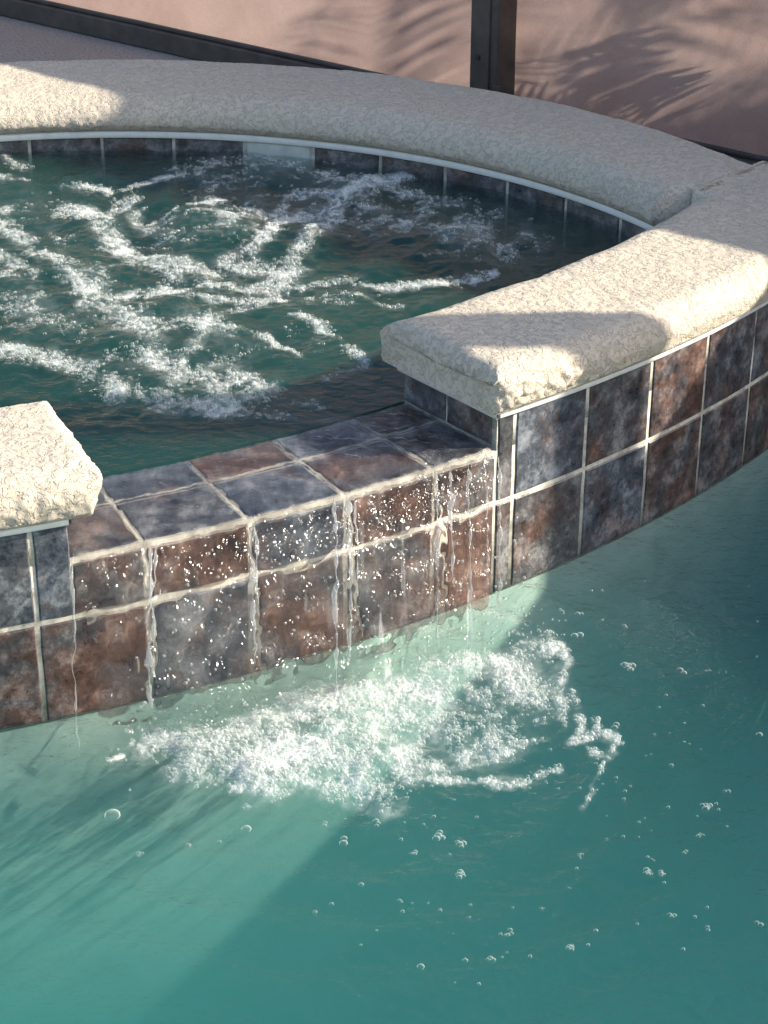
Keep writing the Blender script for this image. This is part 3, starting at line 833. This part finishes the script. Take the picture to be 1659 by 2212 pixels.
xs2 = np.r_[np.linspace(xl, -.98, 20)[:-1], np.linspace(-.98, xr, 440)]
sw = water_body('spa_water', xs2, ylo_spa, yhi_spa, 440, spa_height, Z_SPA, -.71, M_SPAW, SPA_STROKES, lambda t: t, .11)
tag(sw, kind='structure')

# ------------------------------------------------------------------ foam bubbles
def hemi(seg=6):
    V = [(0, 0, 1)]
    for el in (38, -18):
        for k in range(seg):
            a = 2*math.pi*k/seg+el; V.append((math.cos(a)*math.cos(math.radians(el)), math.sin(a)*math.cos(math.radians(el)), math.sin(math.radians(el))))
    T = [(0, 1+k, 1+(k+1) % seg) for k in range(seg)]
    for k in range(seg):
        a, b = 1+k, 1+(k+1) % seg; c, d = a+seg, b+seg
        T += [(a, c, b), (b, c, d)]
    return np.array(V), np.array(T)
HV, HT = hemi()
def bubbles(name, P, rad, mat, label, cat, parent=None):
    n = len(P); V = (HV[None]*rad[:, None, None]+P[:, None, :]).reshape(-1, 3)
    T = (HT[None]+(np.arange(n)*len(HV))[:, None, None]).reshape(-1, 3)
    o = quadmesh(name, V, None, mat, parent, True, None, T)
    return tag(o, label, cat, kind='stuff')
def scatter(n, x0, x1, y0, y1, S, zf, z0, rmin, rmax, keep, gain, floor=.10):
    x = rng.uniform(x0, x1, n); y = rng.uniform(y0, y1, n); D = field(x, y, S)
    br = fbm(x*26, y*18, None, 4)+.35*fbm(x*80, y*60, None, 2)
    web = 1-np.abs(fbm(x*16+3*fbm(x*9, y*9, None, 2), y*12, None, 3))*2.6
    p = np.clip((D*(1+1.0*br)-floor-(.55-.40*np.clip(D, 0, 1))*np.clip(.75-web, 0, 1))*gain, 0, 1)**1.4
    m = (rng.random(n) < p) & keep(x, y); x, y, D = x[m], y[m], D[m]
    r = rmin+(rmax-rmin)*rng.random(len(x))**4.0
    z = z0+zf(x, y)+r*(.0+.4*rng.random(len(x)))
    return np.stack([x, y, z], 1), r
ks = lambda x, y: (np.hypot(x-CX, y-CY) < R-.225) & (np.hypot(x-AX, y-AY) < RA-.01)
P, r = scatter(330000, -.98, .56, 2.5, 4.15, SPA_STROKES, spa_height, Z_SPA, .0008, .0036, ks, 1.9, .08)
nspa = len(P)
bubbles('spa_foam', P, r, M_BUB, 'white foam streaks churning on the dark green spa water', 'foam')
kp = lambda x, y: np.hypot(x-CX, y-CY) > R+.02
P, r = scatter(260000, -.42, .45, 1.9, 2.75, POOL_STROKES, pool_height, 0, .0008, .0034, kp, 1.25)
npool = len(P)
bubbles('pool_foam', P, r, M_BUB, 'bright white bubble foam on the pool under the spillway', 'foam')
# single bubbles floating on the pool
BL = [(243,1762,17,1),(532,1790,11,1),(745,1816,15,2),(950,1806,16,4),(995,1818,13,4),(700,1784,9,2),(815,1785,12,3),(1250,1370,14,2),(1358,1438,15,5),(1473,1447,13,2),(1526,1450,9,2),
      (1327,1573,12,2),(1527,1738,13,5),(1572,1705,9,2),(1512,1800,10,3),(1400,1885,11,6),(1430,1888,9,4),(1478,1840,8,2),(1102,2015,13,3),(1233,2053,10,5),(1058,2070,10,3),(909,2085,8,1),(1005,2073,6,1),
      (1452,1982,9,3),(1528,2006,9,2),(1640,1998,10,2),(996,1892,12,5),(1253,1842,8,3),(865,1945,7,2),(1170,1964,6,2),(895,1843,9,3),(300,1845,9,4),(407,1826,6,1),(1640,1590,7,1),(1212,1322,9,2),
      (1250,1330,10,2),(1300,1340,6,2),(1350,1350,7,2),(716,1950,5,1),(680,1968,5,1),(780,1917,6,1),(1230,1917,5,2),(1287,2012,5,1),(530,1745,11,4),(410,1690,10,3),(1450,1655,5,1),(474,1813,5,1)]
BLAB = {(243,1762): 'largest single clear bubble, alone on the pool left of the foam', (532,1790): 'single clear bubble just below the left half of the foam',
        (745,1816): 'pair of clear bubbles below the middle of the foam', (950,1806): 'four joined bubbles below the right half of the foam', (995,1818): 'four joined bubbles touching the right side of another cluster below the foam',
        (815,1785): 'three joined bubbles hugging the lower edge of the foam', (700,1784): 'small pair of bubbles under the lower edge of the foam', (1250,1370): 'pair of large bubbles right of the top corner of the foam',
        (1358,1438): 'five-bubble cluster in dark water right of the foam', (1473,1447): 'pair of bubbles farther right in line with the five-bubble cluster', (1526,1450): 'small pair of bubbles, rightmost of the row beside the foam',
        (1327,1573): 'pair of bubbles just above the detached foam tail', (1527,1738): 'dense five-bubble cluster near the right edge of the pool', (1572,1705): 'small pair of bubbles above the dense cluster at the right edge',
        (1512,1800): 'three bubbles below the dense cluster at the right edge', (1400,1885): 'longest bubble raft, six joined bubbles at lower right', (1430,1888): 'four bubbles on the right end of the longest raft',
        (1102,2015): 'three large joined bubbles low in the picture right of centre', (1233,2053): 'dense knot of five bubbles low in the picture, right', (1058,2070): 'three bubbles near the bottom, right of centre',
        (909,2085): 'lowest single bubble, near the bottom centre', (1640,1998): 'pair of bubbles at the right edge near the bottom', (996,1892): 'five joined bubbles below the four-bubble pair under the foam',
        (300,1845): 'loose group of four small bubbles at left, below the largest single bubble', (530,1745): 'four bubbles clinging to the lower left edge of the foam', (410,1690): 'three bubbles at the left tip of the foam',
        (1250,1330): 'upper pair of bubbles beside the wall, right of the waterfall', (1212,1322): 'pair of bubbles nearest the right edge of the waterfall', (895,1843): 'three bubbles below the foam, left of a four-bubble cluster',
        (1452,1982): 'three small bubbles at right between the raft and the bottom', (1528,2006): 'pair of bubbles at lower right, near three small bubbles', (407,1826): 'tiny single bubble at left between two larger ones'}
def ball(seg=14, rings=7):
    V = [(0, 0, 1)]
    for i in range(1, rings):
        e = math.pi/2*(1-1.25*i/(rings-1))
        for k in range(seg): V.append((math.cos(2*math.pi*k/seg)*math.cos(e), math.sin(2*math.pi*k/seg)*math.cos(e), math.sin(e)))
    T = [(0, 1+k, 1+(k+1) % seg) for k in range(seg)]
    for i in range(rings-2):
        for k in range(seg):
            a, b = 1+i*seg+k, 1+i*seg+(k+1) % seg; T += [(a, a+seg, b), (b, a+seg, b+seg)]
    return np.array(V), np.array(T)
BV, BT = ball()
for i, (bx, by, rp, cnt) in enumerate(BL):
    c = px(bx, by, 0); r = rp/F_PX*np.linalg.norm(c-CAM); z = float(pool_height(np.array([c[0]]), np.array([c[1]]))[0])
    VV = []; TT = []
    for k in range(cnt):
        if cnt == 1: q = np.array([c[0], c[1]]); rr = r
        else:
            a = k*2.4+i; q = np.array([c[0]+r*.75*math.cos(a)*math.sqrt((k+.3)/cnt), c[1]+r*1.0*math.sin(a)*math.sqrt((k+.3)/cnt)]); rr = r*rng.uniform(.35, .62)
        TT.append(BT+len(VV)*len(BV)); VV.append(BV*np.array([rr, rr, rr*.6])+np.array([q[0], q[1], z-rr*.05]))
    o = quadmesh('bubble', np.concatenate(VV), None, M_BIGB, None, True, None, np.concatenate(TT))
    tag(o, BLAB.get((bx, by)) or ('tiny lone clear bubble drifting on the pool water' if cnt == 1 else 'small knot of clear bubbles drifting on the pool water'), 'bubble', 'bubbles on the pool')

# ------------------------------------------------------------------ waterfall
fall = empty('waterfall', pol(R+.02, -59, 0)); tag(fall, 'thin clear sheet of water pouring over the tiled spillway into the pool', 'waterfall')
def sheet():
    na, nsv = 420, 150
    ang = np.linspace(NL+.25, NR-.25, na)
    s = np.linspace(0, 1, nsv)
    A, Sg = np.meshgrid(np.radians(ang), s, indexing='ij')
    top = .30                                              # share of rows on the flat top
    U = (A-A.min())*R
    t1 = np.clip(Sg/top, 0, 1); t2 = np.clip((Sg-top)/(1-top), 0, 1)
    reach = .085+.05*sstep(.0, .3, U)+.012*fbm(U*9, U*0+2, None, 2)
    drop = Z_SPILL+.004+.012
    rho = R-.205+(.205+.004)*t1+reach*t2**.55*1.0*(t2 > 0)
    z = Z_SPILL+.0075-t1**6*.005-drop*t2**1.05
    # pinch the sides as it falls
    pinch = .035*t2**.8; uc = (U.max())/2; sgn = (U-uc)/uc; 
    Ua = A-(sgn**5)*pinch*.6/R
    rip = .0065*fbm(U*44, Sg*6+U*3, None, 2, 2.0, .4)*(.25+t2)+.0055*fbm(U*26, Sg*18, None, 2, 2.0, .35)*(t2 > .02)
    ripz = .0034*fbm(U*70, Sg*55, None, 3)*(1-np.clip(t2*20, 0, 1))
    rho = rho+rip*np.clip(t2*6, 0, 1); z = z+ripz
    fl_ = np.maximum(rho-(R+.004), 0); rho = np.minimum(rho, R+.004)
    V = np.stack([CX+rho*np.cos(Ua)+fl_*.06, CY+rho*np.sin(Ua)-fl_*1.05, z], -1)
    st = fbm(U*75, Sg*3.0+U*4, None, 3); foam = sstep(.40, .80, st)*sstep(.02, .5, t2)*.45*sstep(.15, .6, U)
    foam = foam*(1-.7*sstep(.25, .05, U))
    o = quadmesh('sheet', V.reshape(-1, 3), gridq(na, nsv)[:, ::-1], M_FILM, fall, True, {'foam': foam.ravel()})
    return o
sheet()
def stream(pts, rad, seed, parent=fall):
    rr = random.Random(seed); P = np.array(pts); d = np.r_[0, np.cumsum(np.linalg.norm(np.diff(P, axis=0), axis=1))]
    n = int(d[-1]/.003)+4; t = np.linspace(0, d[-1], n); Q = np.stack([np.interp(t, d, P[:, k]) for k in range(3)], 1)
    Q[:, 0] += .0040*fbm(t*32+seed, t*0+1, None, 3); Q[:, 1] += .003*fbm(t*26+seed, t*0+8, None, 2)
    R_ = rad*(.55+.75*np.clip(vnoise(t*85+seed*3, t*0), -.6, 1))*(1+.8*np.clip(vnoise(t*22+seed, t*0+4), 0, 1))*sstep(0, .03, t)*(.35+.65*sstep(0, .04, d[-1]-t))+.0003; m = 8
    a = np.arange(m)*2*math.pi/m
    V = Q[:, None, :]+R_[:, None, None]*np.stack([np.cos(a), np.sin(a), 0*a], -1)[None]
    return quadmesh('stream', V.reshape(-1, 3), gridq(n, m, True), M_GLASS, parent, True)
def fallpts(x_px, lip_y, reach, end=0.0, n=14):
    top = None
    for dz in [0]:
        top = px(x_px, lip_y, Z_SPILL)
    v = np.array([.04, -1.05])
    return [(top[0]+v[0]*reach*(i/n)**.55, top[1]+v[1]*reach*(i/n)**.55, Z_SPILL+.004-(Z_SPILL+.006-end)*(i/n)**1.1) for i in range(n+1)]
for i, (x, y, rch, rad, end) in enumerate([(160,1200,.10,.0011,0),(325,1172,.13,.0034,.06),(336,1170,.12,.0018,.10),(547,1115,.135,.0030,.08),(556,1112,.12,.0016,.15),(752,1068,.14,.0032,.06),(766,1064,.12,.0018,.16),
      (722,1076,.155,.0034,-.005),(938,1012,.13,.0042,.02),(968,1003,.14,.0028,.12),(1008,990,.13,.0020,.06),(1045,974,.135,.0018,.04),(1074,961,.12,.0030,.0)]):
    stream(fallpts(x, y, rch, end), rad, i+1)
# drops and small bubbles thrown off the sheet
Pd = []; rd = []
for _ in range(330):
    a = math.radians(rng.uniform(NL+.6, NR-.5)); t = rng.random()**.7; rho = R+.01+.14*t**.55+rng.normal()*.008
    Pd.append((CX+rho*math.cos(a), CY+rho*math.sin(a), Z_SPILL-(Z_SPILL)*t+.004)); rd.append(rng.uniform(.0011, .0034))
for _ in range(260):
    bx, by = rng.uniform(250, 1230), 0; by = 1640-(bx-250)*.27+rng.normal()*45; c = px(bx, by, 0)
    Pd.append((c[0], c[1], abs(rng.normal())*.02+.004)); rd.append(rng.uniform(.0008, .0026))
bubbles('spray', np.array(Pd), np.array(rd), M_GLASS, 'clear drops and splashes around the falling water', 'spray')
# fine bubbles drifting over the rest of the pool
Pd = []; rd = []
for _ in range(240):
    bx, by = 1180+rng.normal()*260, 1640+rng.normal()*200
    if by > 2200 or bx > 1659 or bx < 500: continue
    if vnoise(np.array([bx*.006]), np.array([by*.009]))[0] < -.05: continue
    c = px(bx, by, 0)
    if np.hypot(c[0]-CX, c[1]-CY) < R+.02: continue
    Pd.append((c[0], c[1], float(pool_height(np.array([c[0]]), np.array([c[1]]))[0]))); rd.append(rng.uniform(.0010, .0026))
bubbles('drifting_bubbles', np.array(Pd), np.array(rd), M_BIGB, 'tiny bubbles scattered over the teal pool water', 'bubbles')
